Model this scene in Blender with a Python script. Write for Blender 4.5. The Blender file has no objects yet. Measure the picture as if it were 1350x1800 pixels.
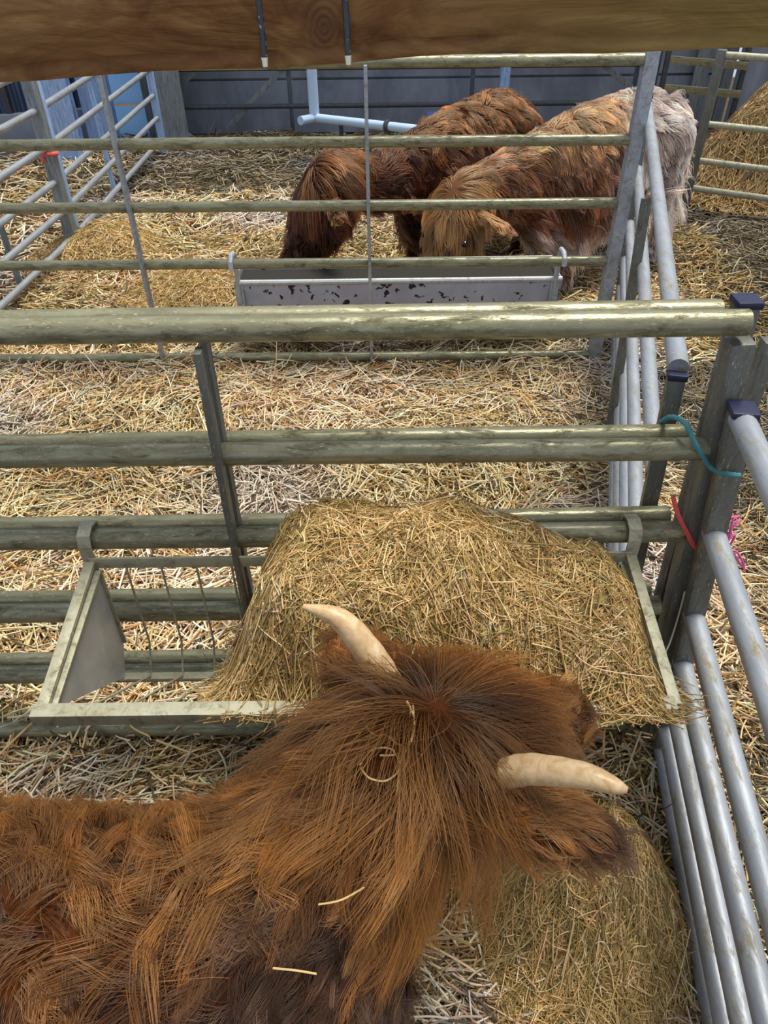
import bpy, bmesh, math, random
import numpy as np
from mathutils import Vector, Matrix
from mathutils.bvhtree import BVHTree
from mathutils.kdtree import KDTree

# ------------------------------------------------------------ camera, sky, sun, exposure
SC = bpy.context.scene
COL = SC.collection
W_, H_, F_ = 1350.0, 1800.0, 1300.0
PITCH, ROLL = math.radians(40.0), math.radians(0.7)
EYE = Vector((0, 0, 1.88))
FWD = Vector((0, math.cos(PITCH), -math.sin(PITCH)))
R0 = Vector((1, 0, 0)); U0 = Vector((0, math.sin(PITCH), math.cos(PITCH)))
RIGHT = R0 * math.cos(ROLL) - U0 * math.sin(ROLL)
UP = U0 * math.cos(ROLL) + R0 * math.sin(ROLL)
cd = bpy.data.cameras.new('camera'); cam = bpy.data.objects.new('camera', cd); COL.objects.link(cam)
cam.matrix_world = Matrix(((RIGHT.x, UP.x, -FWD.x, EYE.x), (RIGHT.y, UP.y, -FWD.y, EYE.y), (RIGHT.z, UP.z, -FWD.z, EYE.z), (0, 0, 0, 1)))
cd.sensor_fit = 'VERTICAL'; cd.sensor_height = 36.0; cd.lens = 36.0 * F_ / H_; cd.clip_start = 0.02; cd.clip_end = 200
SC.camera = cam

world = bpy.data.worlds.new('sky'); SC.world = world; world.use_nodes = True
_wn = world.node_tree.nodes; _bg = _wn['Background']
_bg.inputs[0].default_value = (0.78, 0.86, 1.0, 1); _bg.inputs[1].default_value = 0.75
sd = bpy.data.lights.new('sun', 'SUN'); sd.energy = 4.3; sd.angle = math.radians(20); sd.color = (1.0, 0.93, 0.80)
sun = bpy.data.objects.new('sun', sd); COL.objects.link(sun); sun.rotation_euler = Vector((-0.22, -0.12, -1.0)).to_track_quat('-Z', 'Y').to_euler()
sun.location = (0, 0, 6)
SC.view_settings.view_transform = 'Standard'; SC.view_settings.look = 'None'
SC.view_settings.gamma = 1.0; SC.view_settings.use_curve_mapping = False
SC.view_settings.exposure = 0.0
SC.cycles.max_bounces = 6; SC.cycles.diffuse_bounces = 3; SC.cycles.glossy_bounces = 3
SC.cycles.transmission_bounces = 4; SC.cycles.transparent_max_bounces = 6

rng = np.random.default_rng(7)
random.seed(7)

def ray(px, py):
    return (FWD * F_ + RIGHT * (px - W_ / 2) + UP * (H_ / 2 - py))
def at_y(px, py, Y):
    d = ray(px, py); return EYE + d * ((Y - EYE.y) / d.y)
def at_z(px, py, Z):
    d = ray(px, py); return EYE + d * ((Z - EYE.z) / d.z)

# ------------------------------------------------------------ helpers
def tag(o, label=None, cat=None, group=None, kind=None):
    if label: o['label'] = label
    if cat: o['category'] = cat
    if group: o['group'] = group
    if kind: o['kind'] = kind
    return o
def thing(name, label, cat, loc=(0, 0, 0), group=None):
    o = bpy.data.objects.new(name, None); COL.objects.link(o); o.location = loc
    o.empty_display_size = 0.1
    return tag(o, label, cat, group)
class MB:
    def __init__(s): s.v = []; s.f = []
    def add(s, vs, fs):
        b = len(s.v); s.v += [tuple(v) for v in vs]; s.f += [tuple(i + b for i in f) for f in fs]; return s
    def box(s, c, size, rot=None, bev=0.0):
        sx, sy, sz = [k / 2 for k in size]; c = Vector(c)
        if bev <= 0:
            vs = [Vector((x, y, z)) for x in (-sx, sx) for y in (-sy, sy) for z in (-sz, sz)]
            fs = [(0, 1, 3, 2), (4, 6, 7, 5), (0, 4, 5, 1), (2, 3, 7, 6), (0, 2, 6, 4), (1, 5, 7, 3)]
        else:
            bm = bmesh.new(); bmesh.ops.create_cube(bm, size=1)
            for v in bm.verts: v.co = Vector((v.co.x * sx * 2, v.co.y * sy * 2, v.co.z * sz * 2))
            bmesh.ops.bevel(bm, geom=bm.edges[:], offset=bev, segments=2, affect='EDGES', profile=0.6)
            bm.verts.index_update(); vs = [v.co.copy() for v in bm.verts]; fs = [tuple(v.index for v in f.verts) for f in bm.faces]; bm.free()
        if rot is not None: vs = [rot @ v for v in vs]
        return s.add([v + c for v in vs], fs)
    def bar(s, a, b, w, h, up=(0, 0, 1), bev=0.003):   # rectangular bar from a to b
        a = Vector(a); b = Vector(b); d = b - a; L = d.length; x = d.normalized(); u = Vector(up)
        if abs(x.dot(u)) > 0.95: u = Vector((0, 1, 0))
        y = u.cross(x).normalized(); z = x.cross(y)
        R = Matrix((x, y, z)).transposed()
        return s.box((a + b) / 2, (L, w, h), R, bev)
    def tube(s, pts, r, n=12, cap=True, squash=None):
        pts = [Vector(p) for p in pts]; m = len(pts); rs = r if hasattr(r, '__len__') else [r] * m
        t0 = (pts[1] - pts[0]).normalized(); ref = Vector((0, 0, 1)) if abs(t0.z) < 0.9 else Vector((0, 1, 0))
        nrm = (ref - t0 * ref.dot(t0)).normalized(); vs = []; fs = []
        for i, p in enumerate(pts):
            t = (pts[min(i + 1, m - 1)] - pts[max(i - 1, 0)]).normalized()
            nrm = (nrm - t * nrm.dot(t)).normalized(); bi = t.cross(nrm)
            for k in range(n):
                a = 2 * math.pi * k / n; vs.append(p + (nrm * math.cos(a) + bi * math.sin(a)) * rs[i])
        for i in range(m - 1):
            for k in range(n):
                k2 = (k + 1) % n; fs.append((i * n + k, i * n + k2, (i + 1) * n + k2, (i + 1) * n + k))
        if cap: fs.append(tuple(range(n - 1, -1, -1))); fs.append(tuple((m - 1) * n + k for k in range(n)))
        return s.add(vs, fs)
    def pipe_end(s, a, b, r, n=16, wall=0.006):   # open tube end: ring and recessed dark bore
        a = Vector(a); b = Vector(b); x = (b - a).normalized(); return s.tube([a, b], r, n).tube([b, b + x * 0.0015], r, n)
    def build(s, name, m, parent=None, smooth=True, origin=None):
        me = bpy.data.meshes.new(name)
        off = Vector((0, 0, 0))
        if parent is not None: off = Vector(parent_world(parent))
        elif origin is not None: off = Vector(origin)
        me.from_pydata([(v[0] - off.x, v[1] - off.y, v[2] - off.z) for v in s.v], [], s.f)
        me.update()
        if smooth:
            me.polygons.foreach_set('use_smooth', [True] * len(me.polygons))
            try: me.set_sharp_from_angle(angle=math.radians(35))
            except Exception: pass
        me.materials.append(m)
        o = bpy.data.objects.new(name, me); COL.objects.link(o)
        if parent is not None: o.parent = parent
        elif origin is not None: o.location = origin
        return o
def parent_world(p):
    v = Vector(p.location)
    while p.parent is not None: p = p.parent; v = v + Vector(p.location)
    return v

# ------------------------------------------------------------ materials
def mat(name, base=(0.5, 0.5, 0.5), rough=0.6, metal=0.0):
    m = bpy.data.materials.new(name); m.use_nodes = True; nt = m.node_tree
    b = nt.nodes['Principled BSDF']; b.inputs['Base Color'].default_value = (*base, 1)
    b.inputs['Roughness'].default_value = rough; b.inputs['Metallic'].default_value = metal
    return m, nt, b
def N(nt, t, **kw):
    n = nt.nodes.new(t)
    for k, v in kw.items(): setattr(n, k, v)
    return n
def L(nt, a, b): nt.links.new(a, b)
def ramp(nt, fac, stops):
    r = N(nt, 'ShaderNodeValToRGB'); e = r.color_ramp.elements
    while len(e) < len(stops): e.new(0.5)
    for k, (p, c) in enumerate(stops): e[k].position = p; e[k].color = (*c, 1)
    L(nt, fac, r.inputs[0]); return r.outputs[0]
def noise(nt, scale, detail=4, rough=0.6, vec=None, dist=0.0):
    n = N(nt, 'ShaderNodeTexNoise'); n.inputs['Scale'].default_value = scale; n.inputs['Detail'].default_value = detail
    n.inputs['Roughness'].default_value = rough; n.inputs['Distortion'].default_value = dist
    if vec is not None: L(nt, vec, n.inputs['Vector'])
    return n.outputs['Fac']
def objco(nt, scale=(1, 1, 1), geo=True):
    if geo: src = N(nt, 'ShaderNodeNewGeometry').outputs['Position']
    else: src = N(nt, 'ShaderNodeTexCoord').outputs['Object']
    mp = N(nt, 'ShaderNodeMapping'); mp.inputs['Scale'].default_value = scale; L(nt, src, mp.inputs[0]); return mp.outputs[0]
def bump(nt, b, h, strength=0.3, dist=0.01):
    n = N(nt, 'ShaderNodeBump'); n.inputs['Strength'].default_value = strength; n.inputs['Distance'].default_value = dist
    L(nt, h, n.inputs['Height']); L(nt, n.outputs[0], b.inputs['Normal'])
def mixc(nt, fac, a, b, mode='MIX'):
    n = N(nt, 'ShaderNodeMix', data_type='RGBA', blend_type=mode)
    for sock, v in ((n.inputs[0], fac), (n.inputs[6], a), (n.inputs[7], b)):
        if hasattr(v, 'links'): L(nt, v, sock)
        elif isinstance(v, (int, float)): sock.default_value = v
        else: sock.default_value = (*v, 1)
    return n.outputs[2]

def steel(name, c1, c2, dirt, rough=0.42, metal=0.55, streak=(3, 3, 3), dirt_lo=0.50):
    m, nt, b = mat(name, c1, rough, metal); v = objco(nt, streak)
    base = ramp(nt, noise(nt, 9, 6, 0.65, v), [(0.3, c1), (0.7, c2)])
    d = ramp(nt, noise(nt, 14, 6, 0.75, v, 0.6), [(dirt_lo, (0, 0, 0)), (dirt_lo + 0.18, (1, 1, 1))])
    sp = ramp(nt, noise(nt, 90, 3, 0.6, v), [(0.62, (0, 0, 0)), (0.70, (1, 1, 1))])
    c = mixc(nt, d, base, dirt); c = mixc(nt, sp, c, (0.50, 0.48, 0.36)); L(nt, c, b.inputs['Base Color'])
    rr = N(nt, 'ShaderNodeMapRange'); L(nt, d, rr.inputs[0]); rr.inputs[3].default_value = rough; rr.inputs[4].default_value = 0.8; L(nt, rr.outputs[0], b.inputs['Roughness'])
    mm = N(nt, 'ShaderNodeMapRange'); L(nt, d, mm.inputs[0]); mm.inputs[3].default_value = metal; mm.inputs[4].default_value = 0.05; L(nt, mm.outputs[0], b.inputs['Metallic'])
    bump(nt, b, noise(nt, 60, 4, 0.7, v), 0.25, 0.002)
    return m
M = {}
M['rail'] = steel('galvanised_rail', (0.36, 0.345, 0.225), (0.19, 0.19, 0.115), (0.10, 0.088, 0.038), 0.32, 0.45, (0.8, 3, 3), 0.47)
M['rail_side'] = steel('galvanised_side_rail', (0.42, 0.46, 0.52), (0.28, 0.31, 0.36), (0.22, 0.19, 0.11), 0.48, 0.40, (3, 0.8, 3), 0.50)
M['post'] = steel('galvanised_post', (0.20, 0.205, 0.185), (0.13, 0.14, 0.125), (0.09, 0.085, 0.06), 0.45, 0.5, (4, 4, 0.8))
M['trough'] = steel('galvanised_sheet', (0.52, 0.55, 0.60), (0.42, 0.45, 0.50), (0.30, 0.31, 0.33), 0.45, 0.4)
M['rackbar'] = steel('rack_bar', (0.46, 0.46, 0.35), (0.34, 0.33, 0.23), (0.20, 0.17, 0.10), 0.55, 0.25)
M['darkmetal'] = steel('dark_gate_steel', (0.035, 0.045, 0.06), (0.06, 0.07, 0.09), (0.07, 0.06, 0.05), 0.5, 0.3)
M['column'] = steel('column_steel', (0.30, 0.34, 0.36), (0.16, 0.19, 0.22), (0.07, 0.08, 0.09), 0.5, 0.3, (6, 6, 0.6))
M['bluesteel'] = steel('pale_blue_lit_steel', (0.40, 0.58, 0.90), (0.28, 0.43, 0.74), (0.12, 0.18, 0.36), 0.5, 0.1, (6, 6, 0.6))  # blue light falling on the steel is put into its base colour
M['cap'] = mat('navy_plastic_cap', (0.012, 0.016, 0.055), 0.4)[0]
M['bore'] = mat('tube_bore_dark', (0.02, 0.018, 0.012), 0.9)[0]
M['bluerope'] = mat('blue_green_rope', (0.06, 0.23, 0.27), 0.8)[0]
M['redtwine'] = mat('red_twine', (0.75, 0.10, 0.10), 0.7)[0]
M['pinktwine'] = mat('pink_twine', (0.85, 0.13, 0.42), 0.7)[0]
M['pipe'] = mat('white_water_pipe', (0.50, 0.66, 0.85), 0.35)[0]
M['bluebox'] = mat('blue_plastic', (0.02, 0.04, 0.16), 0.45)[0]
M['yellow'] = mat('yellow_ear_tag', (0.55, 0.45, 0.03), 0.5)[0]
# trough with black splashes
m, nt, b = mat('splashed_trough_sheet', (0.4, 0.4, 0.5), 0.45, 0.3); v = objco(nt)
spl = ramp(nt, noise(nt, 26, 3, 0.5, v, 0.4), [(0.60, (0, 0, 0)), (0.635, (1, 1, 1))])
L(nt, mixc(nt, spl, ramp(nt, noise(nt, 5, 4, 0.6, v), [(0.3, (0.42, 0.44, 0.58)), (0.7, (0.56, 0.60, 0.74))]), (0.02, 0.02, 0.03)), b.inputs['Base Color'])
M['splash'] = m
# concrete
m, nt, b = mat('grey_wall_panel', (0.2, 0.22, 0.25), 0.8); v = objco(nt, (1, 1, 0.5))
L(nt, ramp(nt, noise(nt, 2.2, 6, 0.65, v, 0.5), [(0.25, (0.11, 0.13, 0.16)), (0.5, (0.22, 0.25, 0.31)), (0.75, (0.36, 0.40, 0.47))]), b.inputs['Base Color'])
bump(nt, b, noise(nt, 25, 5, 0.7, v), 0.3, 0.01); M['concrete'] = m
m, nt, b = mat('blue_daylit_board', (0.25, 0.45, 0.85), 0.5); v = objco(nt)
L(nt, ramp(nt, noise(nt, 3, 4, 0.6, v), [(0.3, (0.45, 0.68, 0.98)), (0.7, (0.66, 0.84, 1.0))]), b.inputs['Base Color']); _tr = N(nt, 'ShaderNodeBsdfTranslucent'); _tr.inputs[0].default_value = (0.55, 0.80, 1.0, 1); _mx = N(nt, 'ShaderNodeMixShader'); _mx.inputs[0].default_value = 0.65  # daylight on and through the door put into its bright blue colour
L(nt, b.outputs[0], _mx.inputs[1]); L(nt, _tr.outputs[0], _mx.inputs[2]); L(nt, _mx.outputs[0], nt.nodes['Material Output'].inputs[0]); M['board'] = m
m, nt, b = mat('dark_blue_cladding', (0.05, 0.08, 0.16), 0.5, 0.1); v = objco(nt, (2, 2, 0.4))
L(nt, ramp(nt, noise(nt, 4, 4, 0.6, v), [(0.3, (0.035, 0.06, 0.12)), (0.7, (0.08, 0.12, 0.20))]), b.inputs['Base Color']); M['cladding'] = m
m, nt, b = mat('green_grey_cladding', (0.3, 0.36, 0.33), 0.5, 0.1); M['cladgreen'] = m
# soil under straw
m, nt, b = mat('trodden_bedding', (0.1, 0.07, 0.04), 0.95); v = objco(nt)
L(nt, ramp(nt, noise(nt, 45, 8, 0.75, v, 0.3), [(0.30, (0.03, 0.02, 0.012)), (0.55, (0.11, 0.072, 0.038)), (0.75, (0.28, 0.20, 0.11))]), b.inputs['Base Color'])
bump(nt, b, noise(nt, 70, 5, 0.8, v), 0.8, 0.02); M['soil'] = m
m, nt, b = mat('hay_mass', (0.2, 0.13, 0.04), 0.95); v = objco(nt)
L(nt, ramp(nt, noise(nt, 60, 8, 0.75, v, 1.5), [(0.3, (0.06, 0.038, 0.01)), (0.6, (0.24, 0.16, 0.055)), (0.8, (0.42, 0.30, 0.13))]), b.inputs['Base Color'])
bump(nt, b, noise(nt, 90, 5, 0.8, v), 0.9, 0.02); M['haymass'] = m
# strand material: colour from a per-strand attribute
def strand_mat(name, rough=0.55, transl=0.15):
    m, nt, b = mat(name, (0.6, 0.45, 0.25), rough)
    a = N(nt, 'ShaderNodeAttribute'); a.attribute_name = 'tint'
    L(nt, a.outputs['Color'], b.inputs['Base Color'])
    b.inputs['Specular IOR Level'].default_value = 0.35
    return m
M['straw'] = strand_mat('straw_stalk', 0.5); M['hay'] = strand_mat('hay_stalk', 0.6)
def fur_mat(name):
    m = bpy.data.materials.new(name); m.use_nodes = True; nt = m.node_tree; nt.nodes.clear()
    out = N(nt, 'ShaderNodeOutputMaterial'); h = N(nt, 'ShaderNodeBsdfHairPrincipled')
    h.model = 'CHIANG'; h.parametrization = 'COLOR'
    a = N(nt, 'ShaderNodeAttribute'); a.attribute_name = 'tint'
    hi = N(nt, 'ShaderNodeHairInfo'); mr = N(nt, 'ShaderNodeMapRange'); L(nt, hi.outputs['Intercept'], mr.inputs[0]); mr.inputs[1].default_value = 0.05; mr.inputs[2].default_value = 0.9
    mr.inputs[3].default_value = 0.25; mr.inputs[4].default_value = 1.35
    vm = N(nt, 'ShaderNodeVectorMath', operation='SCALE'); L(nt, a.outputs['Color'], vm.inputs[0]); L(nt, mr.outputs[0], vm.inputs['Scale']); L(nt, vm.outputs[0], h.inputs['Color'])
    h.inputs['Roughness'].default_value = 0.28; h.inputs['Radial Roughness'].default_value = 0.45
    h.inputs['Random Roughness'].default_value = 0.2
    b = N(nt, 'ShaderNodeBsdfPrincipled'); L(nt, vm.outputs[0], b.inputs['Base Color']); b.inputs['Roughness'].default_value = 0.38
    b.inputs['Specular IOR Level'].default_value = 0.45; b.inputs['Specular Tint'].default_value = (1.0, 0.72, 0.45, 1)
    ms = N(nt, 'ShaderNodeMixShader'); ms.inputs[0].default_value = 0.55; L(nt, h.outputs[0], ms.inputs[1]); L(nt, b.outputs[0], ms.inputs[2])
    L(nt, ms.outputs[0], out.inputs[0]); return m
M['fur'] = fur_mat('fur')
def skin(name, c):
    m_, nt_, b_ = mat(name, c, 1.0); b_.inputs['Specular IOR Level'].default_value = 0.05; return m_
m, nt, b = mat('horn', (0.75, 0.62, 0.40), 0.38); v = objco(nt)
L(nt, ramp(nt, noise(nt, 55, 5, 0.65, v, 0.8), [(0.3, (0.45, 0.27, 0.11)), (0.55, (0.62, 0.44, 0.24)), (0.8, (0.76, 0.62, 0.40))]), b.inputs['Base Color'])
bump(nt, b, noise(nt, 120, 3, 0.6, v), 0.3, 0.002); M['horn'] = m
M['tip'] = mat('bare_metal_tip', (0.92, 0.90, 0.72), 0.3, 0.2)[0]
M['hoof'] = mat('hoof', (0.05, 0.04, 0.03), 0.6)[0]; M['eye'] = mat('eye', (0.01, 0.006, 0.004), 0.08)[0]
M['nose'] = mat('nose_pad', (0.16, 0.09, 0.08), 0.45)[0]
# wood with a knot
m, nt, b = mat('weathered_beam', (0.4, 0.25, 0.1), 0.7)
tc = N(nt, 'ShaderNodeTexCoord'); sep = N(nt, 'ShaderNodeSeparateXYZ'); L(nt, tc.outputs['Object'], sep.inputs[0])
def mth(op, a, b_=0.0, c_=None):
    n = N(nt, 'ShaderNodeMath', operation=op)
    for i, vv in enumerate((a, b_) if c_ is None else (a, b_, c_)):
        if hasattr(vv, 'links'): L(nt, vv, n.inputs[i])
        else: n.inputs[i].default_value = vv
    return n.outputs[0]
KX, KZ = -0.036, 0.022
gx = mth('SUBTRACT', sep.outputs[0], KX); gz = mth('SUBTRACT', sep.outputs[2], KZ)
rr_ = mth('SQRT', mth('ADD', mth('MULTIPLY', mth('MULTIPLY', gx, gx), 1.6), mth('MULTIPLY', mth('MULTIPLY', gz, gz), 1.0)))
infl = mth('POWER', 2.718, mth('MULTIPLY', mth('MULTIPLY', rr_, rr_), -1400.0))
mp = N(nt, 'ShaderNodeMapping'); mp.inputs['Scale'].default_value = (5, 5, 34); L(nt, tc.outputs['Object'], mp.inputs[0])
n1 = noise(nt, 1.0, 5, 0.6, mp.outputs[0], 0.8)
grain = mth('ADD', mth('MULTIPLY', sep.outputs[2], 420.0), mth('MULTIPLY', n1, 26.0))
rings = mth('ADD', mth('MULTIPLY', rr_, 1500.0), mth('MULTIPLY', n1, 9.0))
f = mth('ADD', mth('MULTIPLY', grain, mth('SUBTRACT', 1.0, infl)), mth('MULTIPLY', rings, infl))
wv = mth('MULTIPLY_ADD', mth('SINE', f), 0.5, 0.5)
mp2 = N(nt, 'ShaderNodeMapping'); mp2.inputs['Scale'].default_value = (9, 9, 30); L(nt, tc.outputs['Object'], mp2.inputs[0])
n2 = noise(nt, 1.0, 6, 0.62, mp2.outputs[0], 1.6)
c = ramp(nt, n2, [(0.30, (0.11, 0.042, 0.010)), (0.44, (0.25, 0.115, 0.035)), (0.58, (0.37, 0.20, 0.07)), (0.78, (0.47, 0.30, 0.125))])
c = mixc(nt, mth('MULTIPLY', wv, 0.42), c, (0.16, 0.065, 0.015))
kn = mth('POWER', 2.718, mth('MULTIPLY', mth('MULTIPLY', rr_, rr_), -5500.0))
c = mixc(nt, mth('MULTIPLY', kn, 0.9), c, (0.16, 0.070, 0.035))
gr = N(nt, 'ShaderNodeMapRange'); L(nt, sep.outputs[0], gr.inputs[0]); gr.inputs[1].default_value = 0.02; gr.inputs[2].default_value = 0.26; gr.inputs[4].default_value = 0.45
c = mixc(nt, gr.outputs[0], c, (0.34, 0.30, 0.075)); L(nt, c, b.inputs['Base Color'])
bump(nt, b, mth('ADD', wv, mth('MULTIPLY', n2, 3.0)), 0.35, 0.0012); M['wood'] = m
M['wood_plain'] = m

# ------------------------------------------------------------ strands (straw, hay, fur) as hair curves
def curves_obj(name, P, rad, colr, material, parent=None, origin=None):
    """P (N,K,3) world points; rad (N,K); colr (N,3)"""
    n, k = P.shape[:2]
    hc = bpy.data.hair_curves.new(name); hc.add_curves([k] * n)
    off = np.zeros(3)
    if parent is not None: off = np.array(parent_world(parent))
    elif origin is not None: off = np.array(origin)
    hc.attributes['position'].data.foreach_set('vector', (P - off).astype(np.float32).ravel())
    a = hc.attributes.get('radius') or hc.attributes.new('radius', 'FLOAT', 'POINT'); a.data.foreach_set('value', rad.astype(np.float32).ravel())
    a = hc.attributes.new('tint', 'FLOAT_COLOR', 'CURVE'); a.data.foreach_set('color', np.concatenate([colr, np.ones((n, 1))], 1).astype(np.float32).ravel())
    hc.materials.append(material)
    o = bpy.data.objects.new(name, hc); COL.objects.link(o)
    if parent is not None: o.parent = parent
    elif origin is not None: o.location = origin
    return o
def smooth(e0, e1, x): t_ = np.clip((x - e0) / (e1 - e0), 0, 1); return t_ * t_ * (3 - 2 * t_)
def gh(x, y):   # ground relief
    return (0.022 * np.sin(3.1 * x + 1.3 * y + 0.5) * np.sin(2.3 * y - 1.1 * x) + 0.014 * np.sin(7.3 * x + 2.0) * np.sin(6.1 * y + 1.0)
            + 0.008 * np.sin(17 * x + 3 * y) * np.sin(15 * y - 4 * x))
def lay(x, y, z0, yaw, pitch, ln, wid, bend, thick, K=5, floor=None):
    """lying stalks: centres x,y ; height z0 above floor function"""
    n = len(x); s = np.linspace(-0.5, 0.5, K)[None, :]
    cx = np.cos(yaw)[:, None]; sy = np.sin(yaw)[:, None]; l = ln[:, None]
    kink = bend[:, None] * (s * s - 0.08) * l * 4
    X = x[:, None] + cx * s * l - sy * kink; Y = y[:, None] + sy * s * l + cx * kink
    fl = floor(X, Y) if floor is not None else gh(X, Y)
    arch = np.clip(rng.normal(0, 0.20, n), -0.5, 0.5)[:, None] * (s * s - 0.1) * l
    Z = z0[:, None] + np.tan(np.clip(pitch, -0.75, 0.75))[:, None] * s * l + arch
    Z = fl + np.maximum(Z, 0.002)
    r = wid[:, None] * np.ones((1, K)) * 0.5
    return np.stack([X, Y, Z], -1), r
def pick(n, cols, jit=0.12):
    cols = np.array(cols); w = cols[:, 3] / cols[:, 3].sum(); i = rng.choice(len(cols), n, p=w)
    c = cols[i, :3] * (1 + rng.normal(0, jit, (n, 1))) * (1 + rng.normal(0, 0.05, (n, 3))); return np.clip(c, 0.01, 0.95)
STRAW = [(0.84, 0.64, 0.39, 3.4), (0.68, 0.46, 0.21, 2.6), (0.95, 0.82, 0.60, 3.0), (0.55, 0.42, 0.29, 1.4), (0.44, 0.23, 0.07, 1.4), (0.64, 0.56, 0.46, 1.2), (0.12, 0.075, 0.035, 2.0)]
HAY = [(0.54, 0.36, 0.14, 3.0), (0.38, 0.245, 0.08, 2.8), (0.66, 0.48, 0.24, 2.0), (0.27, 0.19, 0.06, 1.8), (0.22, 0.15, 0.05, 1.0), (0.76, 0.62, 0.38, 0.7)]
MUCK = [(0.34, 0.29, 0.22, 2), (0.20, 0.155, 0.09, 2), (0.50, 0.44, 0.36, 1), (0.09, 0.07, 0.045, 3), (0.32, 0.22, 0.09, 1)]

# ------------------------------------------------------------ the setting
def grid(x0, x1, y0, y1, step, hf, name, m, mouse=None):
    xs = np.arange(x0, x1 + step / 2, step); ys = np.arange(y0, y1 + step / 2, step)
    X, Y = np.meshgrid(xs, ys); Z = hf(X, Y); nx = len(xs); ny = len(ys)
    vs = np.stack([X.ravel(), Y.ravel(), Z.ravel()], 1)
    i = np.arange(nx * ny).reshape(ny, nx)
    fs = np.stack([i[:-1, :-1].ravel(), i[:-1, 1:].ravel(), i[1:, 1:].ravel(), i[1:, :-1].ravel()], 1)
    me = bpy.data.meshes.new(name); me.from_pydata(vs.tolist(), [], fs.tolist()); me.update()
    me.polygons.foreach_set('use_smooth', [True] * len(me.polygons)); me.materials.append(m)
    o = bpy.data.objects.new(name, me); COL.objects.link(o); return o
floor_ob = grid(-6, 8, -3, 11, 0.07, lambda x, y: gh(x, y) - 0.004, 'floor', M['soil'])
tag(floor_ob, 'trodden brown straw bedding floor of the cattle pens', kind='structure')

# back wall of grey panels
WY = 8.25
def panel_wall():
    root = thing('wall_back', 'grey panel wall at the back of the barn behind the far pen', None, (0, WY, 0)); del_cat(root)
    return root
def del_cat(o):
    if 'category' in o: del o['category']
    o['kind'] = 'structure'
wb = MB().box((0.6, WY + 0.12, 1.25), (5.6, 0.1, 2.7)).build('wall_back', M['concrete'], origin=(0.6, WY, 0), smooth=False)
tag(wb, 'grey panel wall behind the far pen', kind='structure')
for x0, x1 in ((-2.18, -0.9), (-0.86, 0.9), (0.94, 2.5), (2.54, 3.38)):
    for z0, z1 in ((0.0, 0.47), (0.49, 1.2), (1.22, 1.9), (1.92, 2.6)):
        MB().box(((x0 + x1) / 2, WY + 0.05, (z0 + z1) / 2), (x1 - x0, 0.05 + 0.01 * ((x0 + z0) % 0.3), z1 - z0), bev=0.006).build('wall_panel', M['concrete'], wb, smooth=False)

def ibeam_column(label, x, y, h, w, m, rot=0):
    t = thing('steel_column', label, 'column', (x, y, 0), 'steel columns along the back of the barn'); R = Matrix.Rotation(rot, 3, 'Z')
    mb = MB(); mb.box((x, y, h / 2), (0.02, w, h), R)
    for s_ in (-1, 1):
        c_ = Vector((x, y, h / 2)) + R @ Vector((0, s_ * w / 2, 0)); mb.box(c_, (w, 0.02, h), R)
    mb.build('column_shaft', m, t, smooth=False)
    MB().box((x, y, 0.03), (w * 1.5, w * 1.5, 0.03), R).build('base_plate', m, t, smooth=False)
    return t
c1 = at_z(300, 252, 0.0)
ibeam_column('thick grey galvanised column left of the grey panel wall', c1.x, c1.y, 2.8, 0.30, M['column'], 0.5)
c1 = at_z(172, 300, 0.0)
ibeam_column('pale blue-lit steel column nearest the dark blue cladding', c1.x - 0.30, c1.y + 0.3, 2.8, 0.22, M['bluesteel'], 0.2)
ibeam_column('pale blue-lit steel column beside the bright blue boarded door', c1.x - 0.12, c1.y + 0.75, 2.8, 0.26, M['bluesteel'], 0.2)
# bright boarded door, left back
DX0, DX1, DY = -2.80, -2.06, 8.1
dw = MB().box((DX0 - 0.03, DY + 0.07, 1.3), (0.06, 0.05, 2.6)).box((DX1 + 0.03, DY + 0.07, 1.3), (0.06, 0.05, 2.6)).build('door_1', M['column'], origin=((DX0 + DX1) / 2, DY, 0), smooth=False)
tag(dw, 'bright blue boarded door in the left back corner', kind='structure')
for k in range(9):
    MB().box(((DX0 + DX1) / 2, DY + 0.03, 0.16 + k * 0.285), (DX1 - DX0, 0.03, 0.262), bev=0.006).build('board', M['board'], dw, smooth=False)
# dark blue corrugated cladding on the left
def corrugated(name, a, b, z0, z1, m, pitch=0.07, amp=0.012, label=None):
    a = Vector(a); b = Vector(b); d = b - a; Ln = d.length; d.normalize(); nn = Vector((-d.y, d.x, 0)); n = int(Ln / pitch * 4); vs = []; fs = []
    for i in range(n + 1):
        p = a + d * (Ln * i / n) + nn * (amp * (1 if i % 4 in (1, 2) else -1))
        vs += [(p.x, p.y, z0), (p.x, p.y, z1)]
    for i in range(n + 1):
        p = Vector(vs[2 * i][:2] + (0,)) + nn * 0.004; vs += [(p.x, p.y, z0), (p.x, p.y, z1)]
    o = 2 * (n + 1)
    for i in range(n):
        fs.append((2 * i, 2 * i + 2, 2 * i + 3, 2 * i + 1)); fs.append((o + 2 * i, o + 2 * i + 1, o + 2 * i + 3, o + 2 * i + 2))
        fs.append((2 * i + 1, 2 * i + 3, o + 2 * i + 3, o + 2 * i + 1)); fs.append((2 * i, o + 2 * i, o + 2 * i + 2, 2 * i + 2))
    ob = MB().add(vs, fs).build(name, m, origin=(a.x, a.y, 0), smooth=False)
    return tag(ob, label, kind='structure')
cl = corrugated('wall_left', (-5.2, 7.2, 0), (-2.78, 7.97, 0), 0.3, 2.7, M['cladding'], 0.075, 0.012, 'dark blue corrugated cladding at the far left')
k = MB().bar((-3.45, 7.73, 0.3), (-3.45, 7.73, 2.7), 0.05, 0.05).build('trim_1', M['darkmetal'], cl)
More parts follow.
